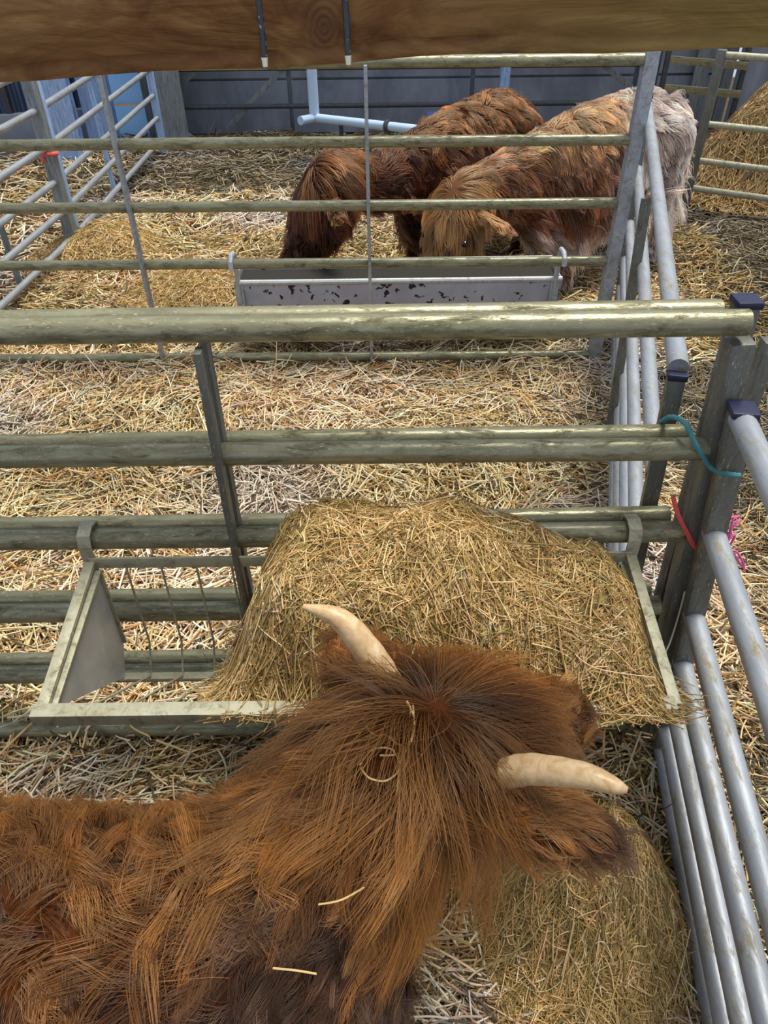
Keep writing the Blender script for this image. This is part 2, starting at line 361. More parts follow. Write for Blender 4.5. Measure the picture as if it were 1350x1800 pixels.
MB().bar((-5.2, 7.18, 0.15), (-2.8, 7.94, 0.15), 0.12, 0.34).build('plinth', M['concrete'], cl)
cg = corrugated('wall_right', (3.42, 8.2, 0), (6.5, 7.9, 0), 0.9, 2.7, M['cladgreen'], 0.16, 0.02, 'green-grey corrugated cladding at the far right')
MB().box((4.95, 8.12, 0.45), (3.0, 0.1, 0.95)).build('wall_base', M['concrete'], cg, smooth=False)

# ------------------------------------------------------------ hurdles
def hurdle(label, A, B, zs, posts, braces, r=0.0225, lean=(0, 0), mrail='rail', mpost='post', name='cattle_hurdle', post_w=0.05,
           post_top=None, caps=(), open_ends=False, overhang=0.0, group=None, brace_w=0.035, feet=False, rail_ext=None):
    A = Vector((A[0], A[1], 0)); B = Vector((B[0], B[1], 0)); zt = max(zs); ln = Vector((lean[0], lean[1], 0))
    t = thing(name, label, 'hurdle', (A + B) / 2, group or ('galvanised hurdles and barriers round the pens' if len(zs) > 1 else None))
    def pt(u, z): return A + (B - A) * u + ln * (z / zt) + Vector((0, 0, z))
    d = (B - A).normalized()
    for i, z in enumerate(zs):
        ex = rail_ext[i] if rail_ext else (overhang, overhang)
        a = pt(0, z) - d * ex[0]; b = pt(1, z) + d * ex[1]
        jit = Vector((0, 0, 0.002 * math.sin(i * 2.1)))
        n = 5; pts = [a + (b - a) * (k / n) + jit * math.sin(3 * k / n) for k in range(n + 1)]
        rl = MB().tube(pts, r, 16).build('rail', M[mrail], t)
        if open_ends:
            e = (b - a).normalized(); MB().tube([b, b + e * 0.002], r * 0.8, 14).build('tube_bore', M['bore'], rl)
    for i, u in enumerate(posts):
        top = post_top[i] if post_top else zt + 0.03
        p = pt(u, 0.0); q = pt(u, top)
        po = MB().bar(p, q, post_w, post_w, up=d, bev=0.006).build('end_post', M[mpost], t)
        if i in caps:
            tag(MB().bar(q, q + Vector((0, 0, 0.014)), post_w * 1.12, post_w * 1.12, up=d, bev=0.004).build('cap', M['cap'], po), 'navy plastic end cap')
        if feet: MB().bar(p - d * 0.08 + Vector((0, 0, 0.012)), p + d * 0.08 + Vector((0, 0, 0.012)), 0.05, 0.02).build('foot', M[mpost], po)
    side = Vector((-d.y, d.x, 0))
    for u, za, zb, sgn in braces:
        o = side * sgn * (r + 0.004); MB().bar(pt(u, za) + o, pt(u, zb) + o, brace_w, 0.014, up=d, bev=0.002).build('upright', M[mpost], t)
    return t

ZN = [1.296, 1.027, 0.809, 0.573, 0.34, 0.10]
# front cross hurdle (nearest), leaning corner post on its own
hurdle('near galvanised cross hurdle the red cow\'s hay rack hooks onto, front of the pair', (-1.35, 1.2), (0.64, 1.2), ZN, [0.0], [(0.517, 0.1, 1.27, -1), (0.517, 0.1, 1.27, 1)],
       r=0.0235, brace_w=0.03, rail_ext=[(0, 0.0), (0, 0.0), (0, 0.005), (0, 0.01), (0, 0.015), (0, 0.02)])
tcp = thing('corner_post', 'leaning square galvanised post where the near cross hurdle meets the right-hand fence', 'post', (0.735, 1.205, 0))
MB().bar((0.735, 1.205, 0), (0.640, 1.205, 1.262), 0.046, 0.046, up=(0, 1, 0), bev=0.007).build('post_tube', M['post'], tcp)
MB().bar((0.735, 1.205, 0.01), (0.735, 1.13, 0.01), 0.05, 0.02).build('foot', M['post'], tcp)
MB().tube([(0.69, 1.213, 0.63), (0.69, 1.195, 0.63)], 0.006, 10).build('hinge_pin', M['post'], tcp)
MB().tube([(0.70, 1.205, 0.47), (0.70, 1.205, 0.57)], 0.012, 10).build('latch_barrel', M['rail'], tcp)
hurdle('twin galvanised cross hurdle right behind the hay rack hurdle, navy-capped post', (-1.35, 1.247), (0.715, 1.262), [z - 0.008 for z in ZN], [0.0, 1.0], [],
       r=0.0225, lean=(-0.055, 0), post_top=[1.30, 1.30], caps=(1,), post_w=0.042, rail_ext=[(0, -0.045)] * 6)

ZB = [1.375, 1.09, 0.84, 0.585, 0.34, 0.115]
BL = at_y(0, 262, 3.32); 
hurdle('far galvanised cross hurdle with the feed trough, in front of the two feeding cattle', (-2.14, 3.33), (1.05, 3.30), ZB, [0.0, 1.0], [(0.332, 0.1, 1.37, -1), (0.655, 0.1, 1.37, -1)],
       r=0.0225, brace_w=0.044, post_w=0.055, mpost='rail_side')

ZC = [1.14, 0.87, 0.62, 0.44, 0.29, 0.17, 0.07]
hurdle('right-hand side hurdle between the near and far cross hurdles, leaning inwards', (0.655, 1.32), (1.26, 3.7), ZC, [0.0, 1.0], [(0.5, 0.07, 1.1, 1)],
       r=0.021, lean=(-0.06, 0), mrail='rail_side', caps=(0, 1), post_top=[1.12, 1.165], post_w=0.036)
ZD = [1.13, 0.85, 0.60, 0.43, 0.28, 0.16, 0.06]
hurdle('right-hand side hurdle running under the camera past the red cow', (0.765, 1.15), (0.56, -0.45), ZD, [0.0, 1.0], [],
       r=0.023, lean=(-0.105, 0), mrail='rail_side', caps=(0,), post_top=[1.14, 1.15], post_w=0.044)
hurdle('thin outer rail on a slanting post at the right edge, beyond the corner post', (0.82, 1.42), (2.3, 1.42), [1.12], [0.0, 1.0], [], r=0.018, post_w=0.035)

# ------------------------------------------------------------ left side hurdles of far pen
hurdle('left side hurdle of the far pen, nearer one of two, orange twine round its post', (-2.14, 3.45), (-2.04, 4.93), [1.1, 0.9, 0.7, 0.5, 0.32, 0.14], [0.0, 1.0], [(0.5, 0.1, 1.1, 1)], r=0.02, mrail='rail_side', post_w=0.07, mpost='column')
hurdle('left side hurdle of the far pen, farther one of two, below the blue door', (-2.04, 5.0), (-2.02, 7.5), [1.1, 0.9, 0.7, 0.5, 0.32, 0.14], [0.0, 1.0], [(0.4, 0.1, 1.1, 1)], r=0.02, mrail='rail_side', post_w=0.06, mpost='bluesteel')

# back gate against the grey wall
GY = 8.0
def gate():
    t = thing('field_gate', 'dark tubular gate hung in front of the grey panel wall', 'gate', (0.3, GY, 0))
    for z in (0.30, 0.62, 0.98, 1.25): MB().tube([(-1.95, GY, z), (2.62, GY - 0.02, z)], 0.022, 12).build('rail', M['darkmetal'], t)
    for x in (-1.95, 2.62): MB().tube([(x, GY, 0.12), (x, GY, 1.3)], 0.026, 12).build('stile', M['darkmetal'], t)
    for a, b_ in (((-1.93, 0.45), (-0.9, 1.25)), ((-1.5, 0.1), (-0.5, 0.95)), ((1.2, 1.2), (2.6, 0.3))):
        MB().bar((a[0], GY + 0.03, a[1]), (b_[0], GY + 0.03, b_[1]), 0.02, 0.05).build('brace', M['column'], t)
    pts = [(2.63, GY, 1.12)] + [(2.76 + 0.06 * math.cos(a), GY, 0.97 + 0.15 * math.sin(a)) for a in np.linspace(math.pi / 2, -math.pi / 2, 9)] + [(2.63, GY, 0.82)]
    MB().tube(pts, 0.013, 10).build('latch_loop', M['darkmetal'], t)
    return t
gate()
# wall posts
for px, lab in ((553, 'white blue-lit pipe riser post in the middle of the back wall'), (882, 'pale blue post on the back wall behind the darker cow')):
    p = at_y(px, 200, 7.9)
    if px == 882:
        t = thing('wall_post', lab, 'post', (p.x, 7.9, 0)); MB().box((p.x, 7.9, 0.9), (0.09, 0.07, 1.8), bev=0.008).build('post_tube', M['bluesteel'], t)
        MB().box((p.x, 7.9, 0.01), (0.2, 0.16, 0.02), bev=0.004).build('base_plate', M['column'], t)
t = thing('water_pipe', 'pale water pipe with a riser, running low before the back wall', 'pipe', (-0.55, 7.2, 0))
e0 = at_y(553, 130, 7.3); e1 = at_y(553, 207, 7.3); e2 = at_y(752, 230, 6.5); e3 = at_y(528, 212, 7.15)
MB().tube([(e1.x, 7.3, e1.z - 0.02), (e1.x, 7.3, 1.7)], 0.045, 14).build('riser', M['pipe'], t)
MB().tube([e1, e1 + (e2 - e1) * 0.5, e2], 0.036, 14).build('pipe_run', M['pipe'], t)
q = e1 + (e2 - e1) * 0.66; MB().tube([q, q + (e2 - e1) * 0.03], 0.05, 14).build('pipe_joint', M['darkmetal'], t)
MB().tube([e1, e3], 0.036, 12).build('pipe_stub', M['pipe'], t)
for u in (0.25, 0.9):
    q = e1 + (e2 - e1) * u; MB().tube([(q.x, q.y, 0), (q.x, q.y, q.z)], 0.02, 10).build('support', M['darkmetal'], t)
p = at_y(772, 214, 6.6)
t = thing('water_drinker', 'dark blue plastic drinker at the end of the low water pipe', 'drinker', (p.x, 6.6, 0))
MB().box((p.x + 0.04, 6.6, p.z - 0.02), (0.3, 0.22, 0.16), bev=0.03).build('bowl', M['bluebox'], t)
MB().tube([(p.x + 0.04, 6.6, 0), (p.x + 0.04, 6.6, p.z - 0.08)], 0.03, 12).build('pedestal', M['darkmetal'], t)

# right back: column pair, feed barrier and heaped hay
p = at_z(1212, 232, 0.0)
ibeam_column('greenish grey column at the right end of the back wall', p.x, p.y + 0.2, 2.8, 0.16, M['column'], 0.3)
ibeam_column('slimmer grey column beside the right-hand feed barrier', p.x + 0.27, p.y + 0.15, 2.8, 0.10, M['column'], 0.3)
hurdle('right-hand feed barrier in front of the heaped hay', (2.3, 5.75), (4.3, 4.6), [1.02, 0.60, 0.36, 0.17], [0.0, 1.0], [(0.5, 0.1, 1.0, 1)], r=0.022, mrail='rackbar', name='feed_barrier', post_w=0.06)
t = thing('small_gate', 'small grey gate in the corner behind the pale cow', 'gate', (2.75, 7.6, 0))
for z in (0.5, 0.72, 1.0): MB().bar((2.55, 7.55, z), (3.25, 7.5, z - 0.05), 0.03, 0.06).build('rail', M['rail'], t)
for x in (2.55, 3.25): MB().bar((x, 7.55, 0), (x, 7.55, 1.2), 0.04, 0.04).build('stile', M['darkmetal'], t)

# ------------------------------------------------------------ straw on the floor
def floor_straw():
    zs = []
    def zone(n, x0, x1, y0, y1, ln, wd, cols, z=0.045, K=5, power=0.0):
        if power: u = rng.random(n); y = 1 / (1 / y0 + (1 / y1 - 1 / y0) * u)
        else: y = rng.uniform(y0, y1, n)
        x = rng.uniform(x0, x1, n)
        # tufts: pull some stalks to a common direction
        base = np.sin(3 * x + 5 * np.sin(2.1 * y)) * 2.2 + np.sin(2.7 * y + 1.5 * x) * 1.8
        yaw = np.where(rng.random(n) < 0.62, base + rng.normal(0, 0.45, n), rng.uniform(0, math.pi * 2, n))
        l = rng.gamma(6, ln / 6, n); w = wd * rng.uniform(0.6, 1.35, n); pit = rng.normal(0, 0.14, n)
        pit = np.where(rng.random(n) < 0.05, rng.normal(0, 0.6, n), pit)
        P, r = lay(x, y, rng.random(n) ** 1.3 * z, yaw, pit, l, w, rng.normal(0, 0.10, n), w, K)
        patch = np.clip(0.5 + 0.5 * np.sin(2.3 * x + 1.7 * y) * np.sin(3.1 * y - 1.9 * x + 1), 0, 1)[:, None]
        c = pick(n, cols) * np.array([[0.96, 0.97, 0.93]]); gp_ = smooth(0.35, 0.9, np.sin(1.7 * x - 2.6 * y + 2) * np.sin(2.9 * x + 1.3 * y))[:, None]; c = c * (1 - gp_ * .5) + (c.mean(1, keepdims=True) * np.array([[0.86, 0.82, 0.84]])) * gp_ * .5; c = c * (0.74 + 0.34 * patch) * np.array([[1.0, 1.0, 1.0]]) ; c[:, 2] *= (0.85 + 0.25 * patch[:, 0])
        zs.append((P, r, c))
    zone(9000, -1.6, 0.85, -0.5, 0.5, 0.11, 0.0032, STRAW)
    zone(26000, -0.2, 0.8, 0.05, 1.25, 0.085, 0.0024, HAY, 0.05)
    zone(16000, -1.1, 0.75, 0.4, 1.3, 0.12, 0.0042, STRAW, 0.07)
    zone(52000, -1.9, 1.15, 1.2, 3.4, 0.16, 0.0046, STRAW, 0.11)
    zone(24000, -2.2, 1.7, 3.3, 6.2, 0.14, 0.0075, STRAW, 0.07)
    zone(9000, -2.2, 2.2, 3.4, 5.2, 0.10, 0.0065, HAY, 0.10)
    zone(9000, -2.8, 3.0, 6.0, 8.1, 0.15, 0.008, MUCK, 0.05)
    zone(22000, 0.75, 2.2, 0.0, 3.4, 0.11, 0.004, MUCK, 0.05)
    zone(9000, 0.75, 1.7, 0.0, 2.2, 0.12, 0.004, STRAW, 0.06)
    zone(18000, 1.2, 4.6, 3.0, 7.5, 0.13, 0.006, MUCK, 0.05)
    zone(5000, -5, -2.2, 3.2, 7.5, 0.14, 0.008, STRAW, 0.05)
    P = np.concatenate([a[0] for a in zs]); r = np.concatenate([a[1] for a in zs]); c = np.concatenate([a[2] for a in zs])
    tag(curves_obj('straw_bedding', P, r, c, M['straw']), 'loose pale straw bedding strewn over the pen floors', 'straw', kind='stuff')
floor_straw()

# heaps of hay: a solid core and stalks laid over it
def hay_heap(name, label, hf, x0, x1, y0, y1, step, n, ln, wd, thr, core_label=None, cols=HAY, K=5, drop=0.02):
    xs = np.arange(x0, x1, step); ys = np.arange(y0, y1, step); X, Y = np.meshgrid(xs, ys); Z = hf(X, Y)
    nx, ny = len(xs), len(ys); ok = (Z > thr(X, Y))
    vs = []; idx = -np.ones((ny, nx), int); fs = []
    for j in range(ny):
        for i in range(nx):
            if ok[j, i]: idx[j, i] = len(vs); vs.append((X[j, i], Y[j, i], Z[j, i] - drop))
    nb = len(vs)
    for j in range(ny):
        for i in range(nx):
            if ok[j, i]: vs.append((X[j, i], Y[j, i], min(float(thr(X[j, i], Y[j, i])), Z[j, i] - drop - 0.004)))
    for j in range(ny - 1):
        for i in range(nx - 1):
            q = (idx[j, i], idx[j, i + 1], idx[j + 1, i + 1], idx[j + 1, i])
            if min(q) >= 0: fs.append(q); fs.append(tuple(k + nb for k in reversed(q)))
    cnt = {}
    for f_ in fs:
        if max(f_) < nb:
            for a, b_ in zip(f_, f_[1:] + f_[:1]): cnt[(a, b_)] = 1
    for (a, b_) in list(cnt):
        if (b_, a) not in cnt: fs.append((b_, a, a + nb, b_ + nb))
    cx, cy = (x0 + x1) / 2, (y0 + y1) / 2
    t = thing(name, label, 'hay', (cx, cy, 0)); 
    core = MB().add(vs, fs).build('hay_core', M['haymass'], t)
    x = rng.uniform(x0, x1, n * 2); y = rng.uniform(y0, y1, n * 2); k = hf(x, y) > thr(x, y) + 0.0; x = x[k][:n]; y = y[k][:n]; n2 = len(x)
    yaw = np.where(rng.random(n2) < 0.5, np.sin(4 * x + 3 * np.sin(5 * y)) * 2.5, rng.uniform(0, 6.28, n2))
    l = rng.gamma(5, ln / 5, n2); w = wd * rng.uniform(0.6, 1.4, n2)
    fl = lambda a, b_: np.maximum(hf(a, b_), -0.01)
    P, r = lay(x, y, rng.random(n2) ** 1.5 * 0.02, yaw, rng.normal(0, 0.15, n2), l, w, rng.normal(0, 0.4, n2), w, K, fl)
    c = pick(n2, cols); patch = 0.5 + 0.5 * np.sin(6 * x + 2) * np.sin(7 * y + 3 * x); c *= (0.85 + 0.28 * patch)[:, None]
    o = curves_obj('hay_stalks', P, r, c, M['hay'], t); o['kind'] = 'stuff'
    return t
def rackhay(x, y):
    a = 0.14 * np.exp(-((x - 0.015) / 0.25) ** 4 * 1.0 - ((y - 1.06) / 0.19) ** 2)
    s_ = 0.10 * smooth(-0.33, -0.18, x) * smooth(0.54, 0.44, x) * smooth(0.80, 0.92, y) * smooth(1.25, 1.16, y)
    lump = 0.016 * np.sin(11 * x + 4 * y + 1) * np.sin(13 * y - 5 * x) + 0.018 * np.sin(21 * x + 9 * y) * np.sin(17 * y - 6 * x) + 0.010 * np.sin(38 * x) * np.sin(31 * y)
    edge = smooth(-0.36, -0.25, x) * smooth(0.58, 0.50, x) * smooth(0.80 - 0.07 * smooth(0.0, 0.3, x), 0.87 - 0.07 * smooth(0.0, 0.3, x), y) * smooth(1.27, 1.20, y)
    zb = np.maximum(0.70 - (y - 0.815) * 0.85, 0.45)
    return zb + (0.705 + a + s_ + lump - zb) * edge
hay_heap('hay_in_rack', 'heap of golden hay piled high in the hanging hay rack', rackhay, -0.42, 0.60, 0.72, 1.27, 0.02, 36000, 0.075, 0.0018, lambda x, y: np.maximum(0.70 - (y - 0.815) * 0.85, 0.45) + 0.012)
def groundhay(x, y):
    return (0.46 * np.exp(-((x - 0.43) / 0.19) ** 2 - ((y - 0.74) / 0.17) ** 2) + 0.12 * np.exp(-((x - 0.40) / 0.22) ** 2 - ((y - 0.35) / 0.30) ** 2)
            + 0.012 * np.sin(19 * x + 8 * y) * np.sin(16 * y)) * smooth(0.74, 0.64, x) - 0.02 + 0.0 * x
hay_heap('spilled_hay', 'golden hay spilled on the floor between the cow and the right-hand fence', groundhay, -0.15, 0.72, 0.0, 1.1, 0.03, 22000, 0.08, 0.0020, lambda x, y: 0.015 + 0 * x)
def farhay(x, y):
    u = (x - 3.50) * 0.86 - (y - 6.02) * 0.5; v_ = (x - 3.50) * 0.5 + (y - 6.02) * 0.86
    return 1.05 * np.exp(-(u / 0.95) ** 4 - (v_ / 0.62) ** 4) * (0.9 + 0.12 * np.sin(3 * u + 1) + 0.06 * np.sin(9 * x) * np.sin(8 * y)) - 0.01
hay_heap('heaped_hay', 'heap of brown hay behind the right-hand feed barrier', farhay, 2.2, 5.0, 4.9, 7.3, 0.06, 16000, 0.13, 0.006, lambda x, y: 0.03 + 0 * x,
         cols=[(0.42, 0.29, 0.13, 2), (0.30, 0.19, 0.07, 2), (0.55, 0.40, 0.20, 1), (0.18, 0.11, 0.05, 1)])
def tuft(cx, cy, h, w):
    return lambda x, y: h * np.exp(-((x - cx) ** 2 + (y - cy) ** 2) / w ** 2) * (1 + 0.1 * np.sin(30 * x) * np.sin(27 * y)) + gh(x, y)
pz = at_z(180, 430, 0.1)
hay_heap('hay_clump', 'golden hay clump by the left side hurdle of the far pen', tuft(pz.x, pz.y, 0.18, 0.35), pz.x - 0.55, pz.x + 0.55, pz.y - 0.5, pz.y + 0.5, 0.04, 5000, 0.09, 0.004, lambda x, y: gh(x, y) + 0.03)
pz = at_z(330, 500, 0.1)
hay_heap('hay_clump', 'golden hay clump left of the metal feed trough', tuft(pz.x, pz.y, 0.15, 0.38), pz.x - 0.6, pz.x + 0.35, pz.y - 0.3, pz.y + 0.5, 0.04, 6000, 0.09, 0.0035, lambda x, y: gh(x, y) + 0.03)

# ------------------------------------------------------------ hay rack
def hay_rack():
    x0, x1 = -0.640, 0.535; zt = 0.768; yb = 1.165; yf = 0.815; zb = 0.46; zf = 0.715
    t = thing('hay_rack', 'V-shaped galvanised hay rack hooked over the near cross hurdle', 'hay rack', ((x0 + x1) / 2, 1.0, 0))
    MB().bar((x0, yb, zt), (x1, yb, zt), 0.006, 0.028, bev=0.001).build('back_rail', M['rackbar'], t)
    MB().bar((x0 - 0.015, yf, zf), (x1 + 0.0, yf, zf), 0.030, 0.030, bev=0.002).build('front_rail', M['rackbar'], t)
    for x in (x0, x1):
        tag(MB().bar((x, yb, zt), (x, yf, zf + 0.005), 0.022, 0.012, bev=0.001).build('side_rail', M['rackbar'], t), None)
        # triangular end plate, folded flange along both edges
        th = 0.0015; s_ = 1 if x < 0 else -1; xx = x + s_ * 0.012
        pr = [(yb - 0.005, zt - 0.02), (yf + 0.015, zf - 0.005), (yb - 0.055, zb - 0.02), (yb - 0.006, zb + 0.05)]
        vs = [(xx - th, a, b_) for a, b_ in pr] + [(xx + th, a, b_) for a, b_ in pr]
        fs = [(0, 1, 2, 3), (7, 6, 5, 4)] + [(i, (i + 1) % 4 + 0, (i + 1) % 4 + 4, i + 4) for i in range(4)]
        ep = MB().add(vs, fs).build('end_plate', M['plate'], t, smooth=False)
        tag(ep, 'pale zinc triangular end plate')
        MB().bar((xx, pr[0][0], pr[0][1]), (xx, pr[3][0], pr[3][1]), 0.018, 0.006, bev=0.001).build('flange', M['rackbar'], ep)
        MB().bar((xx, pr[0][0], pr[0][1]), (xx, pr[1][0], pr[1][1]), 0.018, 0.006, bev=0.001).build('flange', M['rackbar'], ep)
        # hook over the hurdle rail
        hp = [(x, 1.168, zt - 0.02), (x, 1.168, 0.812), (x, 1.176, 0.834), (x, 1.20, 0.842), (x, 1.224, 0.834), (x, 1.231, 0.815)]
        mb = MB(); w = 0.014; vs = []; fs = []
        for q in hp:
            for sx in (-w, w): vs.append((q[0] + sx, q[1], q[2]))
        for i, q in enumerate(hp):
            c = Vector((0, 1.20, 0.80)); dd = (Vector((0, q[1], q[2])) - c).normalized() * 0.004
            for sx in (-w, w): vs.append((q[0] + sx, q[1] + dd.y, q[2] + dd.z))
        n = len(hp)
        for i in range(n - 1):
            a = 2 * i; b_ = 2 * n + 2 * i
            fs += [(a, a + 1, a + 3, a + 2), (b_, b_ + 2, b_ + 3, b_ + 1), (a, a + 2, b_ + 2, b_), (a + 1, b_ + 1, b_ + 3, a + 3)]
        mb.add(vs, fs).build('hook', M['rackbar'], t, smooth=False)
    for i in range(15):
        x = x0 + 0.075 + i * (x1 - x0 - 0.10) / 14
        MB().tube([(x, yb, zt), (x, yb - 0.004, zb + 0.05), (x, yb - 0.05, zb - 0.02)], 0.0026, 8).build('back_bar', M['rackbar'], t)
        MB().tube([(x, yf + 0.01, zf), (x, yb - 0.05, zb - 0.02)], 0.0026, 8).build('front_bar', M['rackbar'], t)
    MB().bar((x0, yb - 0.052, zb - 0.022), (x1, yb - 0.052, zb - 0.022), 0.02, 0.008, bev=0.001).build('bottom_rail', M['rackbar'], t)
m, nt, b = mat('zinc_end_plate', (0.4, 0.4, 0.4), 0.5, 0.25); v = objco(nt)
L(nt, ramp(nt, noise(nt, 9, 5, 0.7, v, 0.8), [(0.3, (0.40, 0.41, 0.41)), (0.6, (0.52, 0.53, 0.51)), (0.8, (0.62, 0.62, 0.52))]), b.inputs['Base Color']); M['plate'] = m
hay_rack()

# ------------------------------------------------------------ feed trough on the far hurdle
def trough():
    x0, x1 = -0.70, 0.86; y0, y1 = 3.40, 3.66; zt = 0.46; zb = 0.20
    t = thing('feed_trough', 'long galvanised feed trough splashed with black dirt, hooked on the far hurdle', 'trough', (0.08, 3.6, 0))
    prof_o = [(y0, zt), (y0 + 0.05, zb + 0.02), (y0 + 0.07, zb), (y1 - 0.07, zb), (y1 - 0.05, zb + 0.02), (y1, zt)]
    prof_i = [(y1 - 0.006, zt), (y1 - 0.055, zb + 0.026), (y1 - 0.072, zb + 0.006), (y0 + 0.072, zb + 0.006), (y0 + 0.055, zb + 0.026), (y0 + 0.006, zt)]
    pr = prof_o + prof_i; n = len(pr); vs = [(x, a, b_) for x in (x0, x1) for a, b_ in pr]; fs = [(i, (i + 1) % n, (i + 1) % n + n, i + n) for i in range(n)]
    MB().add(vs, fs).build('pan', M['splash'], t, smooth=False)
    for x in (x0, x1):
        vs = [(x + s_, a, b_) for s_ in (-0.003, 0.003) for a, b_ in prof_o]; k = 6
        fs = [tuple(range(k)), tuple(range(2 * k - 1, k - 1, -1))] + [(i, (i + 1) % k, (i + 1) % k + k, i + k) for i in range(k)]
        MB().add(vs, fs).build('end_plate', M['trough'], t, smooth=False)
    for y in (y0, y1): MB().tube([(x0, y, zt), (x1, y, zt)], 0.014, 10).build('rim', M['trough'], t)
    MB().box(((x0 + x1) / 2, (y0 + y1) / 2, zb + 0.120), (x1 - x0 - 0.02, 0.19, 0.225)).build('feed', M['bore'], t)['label'] = 'dark feed raised near the rim, standing in for the shaded inside'  # near-black feed block put in for the shade inside the trough
    for x in (x0 + 0.02, x1 - 0.03):
        MB().tube([(x, y0 - 0.002, zt - 0.10), (x, y0 - 0.004, 0.575), (x, 3.375, 0.612), (x, 3.32, 0.618), (x, 3.285, 0.60), (x, 3.28, 0.57)], 0.012, 10).build('hook', M['trough'], t)
        MB().box((x, y0 + 0.003, zt - 0.12), (0.04, 0.012, 0.24), bev=0.002).build('bracket', M['trough'], t)
trough()

# ------------------------------------------------------------ timber beam in front of the lens
a = at_y(0, 142, 0.56); b_ = at_y(1350, 90, 0.56)
d = (b_ - a); cN = (a + b_) / 2
ang = math.atan2(d.z, d.x)
R = Matrix.Rotation(-ang, 3, 'Y')
bm = bmesh.new(); bmesh.ops.create_cube(bm, size=1)
for v in bm.verts: v.co = Vector((v.co.x * 2.6, v.co.y * 0.09, v.co.z * 0.15))
bmesh.ops.bevel(bm, geom=bm.edges[:], offset=0.012, segments=4, affect='EDGES')
bmesh.ops.subdivide_edges(bm, edges=[e for e in bm.edges if abs(e.verts[0].co.x - e.verts[1].co.x) > 1.0], cuts=60, use_grid_fill=False)
for v in bm.verts:
    v.co.z += 0.0022 * math.sin(v.co.x * 9 + 1) + 0.0012 * math.sin(v.co.x * 31); v.co.y += 0.0015 * math.sin(v.co.x * 17)
    if v.co.z > 0: v.co.z += 0.0
bm.transform(Matrix.Translation((0, 0, 0.075)))
bm.transform(R.to_4x4())
me = bpy.data.meshes.new('timber_rail'); bm.to_mesh(me); bm.free(); me.materials.append(M['wood'])
me.polygons.foreach_set('use_smooth', [True] * len(me.polygons))
beam = thing('timber_rail', 'weathered brown timber rail with a knot, crossing the top of the picture', 'beam', (cN.x, 0.605, cN.z))
bo = bpy.data.objects.new('beam', me); COL.objects.link(bo); bo.parent = beam
KXw = None
for (pa, pb) in (((449, -40), (467, 122)), ((603, -40), (613, 118))):
    A_ = at_y(pa[0], pa[1], 0.5585); B_ = at_y(pb[0], pb[1], 0.5585); Tm = A_ + (B_ - A_) * 0.86
    w = MB().tube([A_, (A_ + Tm) / 2 + Vector((0.0005, 0, 0)), Tm], 0.0019, 8).build('wire_staple', M['stapled'] if 'stapled' in M else M['darkmetal'], beam)
    tag(MB().tube([Tm, B_ - (B_ - A_) * 0.03], [0.0022, 0.0016], 8).build('staple_tip', M['tip'] if 'tip' in M else M['horn'], beam), 'bright bare metal tip')

# ------------------------------------------------------------ cattle
def catmull(P, sub):
    P = np.array(P, float); n = len(P); out = []
    for i in range(n - 1):
        p0 = P[max(i - 1, 0)]; p1 = P[i]; p2 = P[i + 1]; p3 = P[min(i + 2, n - 1)]
        for k in range(sub):
            t_ = k / sub; out.append(0.5 * ((2 * p1) + (-p0 + p2) * t_ + (2 * p0 - 5 * p1 + 4 * p2 - p3) * t_ ** 2 + (-p0 + 3 * p1 - 3 * p2 + p3) * t_ ** 3))
    out.append(P[-1]); return np.array(out)
def sweep(mb, pts, n=18, sub=4, up=(0, 0, 1)):
    """pts: (x,y,z,r_lateral,r_vertical); closed rounded ends"""
    C = catmull(pts, sub); m = len(C); P = C[:, :3]; rl = np.maximum(C[:, 3], 0.004); rv = np.maximum(C[:, 4], 0.004); vs = []; fs = []; rings = []
    for i in range(m):
        t_ = Vector(P[min(i + 1, m - 1)] - P[max(i - 1, 0)]).normalized(); u = Vector(up)
        if abs(t_.dot(u)) > 0.97: u = Vector((1, 0, 0))
        lat = u.cross(t_).normalized(); ver = t_.cross(lat)
        rings.append((Vector(P[i]), lat, ver, rl[i], rv[i], t_))
    full = []
    c0 = rings[0]; cl_ = rings[-1]
    for s_, off in ((0.3, -0.95), (0.7, -0.7), (0.92, -0.35)):
        q = min(c0[3], c0[4]); full.append((c0[0] + c0[5] * off * q, c0[1], c0[2], c0[3] * s_, c0[4] * s_))
    full += [r_[:5] for r_ in rings]
    for s_, off in ((0.92, 0.35), (0.7, 0.7), (0.3, 0.95)):
        q = min(cl_[3], cl_[4]); full.append((cl_[0] + cl_[5] * off * q, cl_[1], cl_[2], cl_[3] * s_, cl_[4] * s_))
    for (p, lat, ver, a, b_) in full:
        for k in range(n):
            an = 2 * math.pi * k / n; vs.append(p + lat * math.cos(an) * a + ver * math.sin(an) * b_)
    M_ = len(full)
    for i in range(M_ - 1):
        for k in range(n): fs.append((i * n + k, i * n + (k + 1) % n, (i + 1) * n + (k + 1) % n, (i + 1) * n + k))
    fs.append(tuple(range(n - 1, -1, -1))); fs.append(tuple((M_ - 1) * n + k for k in range(n)))
    mb.add(vs, fs)
def remeshed(mb, voxel, smooth_it=6):
    me = bpy.data.meshes.new('tmp'); me.from_pydata(mb.v, [], mb.f); me.update()
    o = bpy.data.objects.new('tmp', me); COL.objects.link(o)
    md = o.modifiers.new('r', 'REMESH'); md.mode = 'VOXEL'; md.voxel_size = voxel; md.use_smooth_shade = True
    ms = o.modifiers.new('s', 'SMOOTH'); ms.factor = 0.6; ms.iterations = smooth_it
    dg = bpy.context.evaluated_depsgraph_get(); ev = o.evaluated_get(dg); out = bpy.data.meshes.new_from_object(ev)
    bpy.data.objects.remove(o); bpy.data.meshes.remove(me); return out
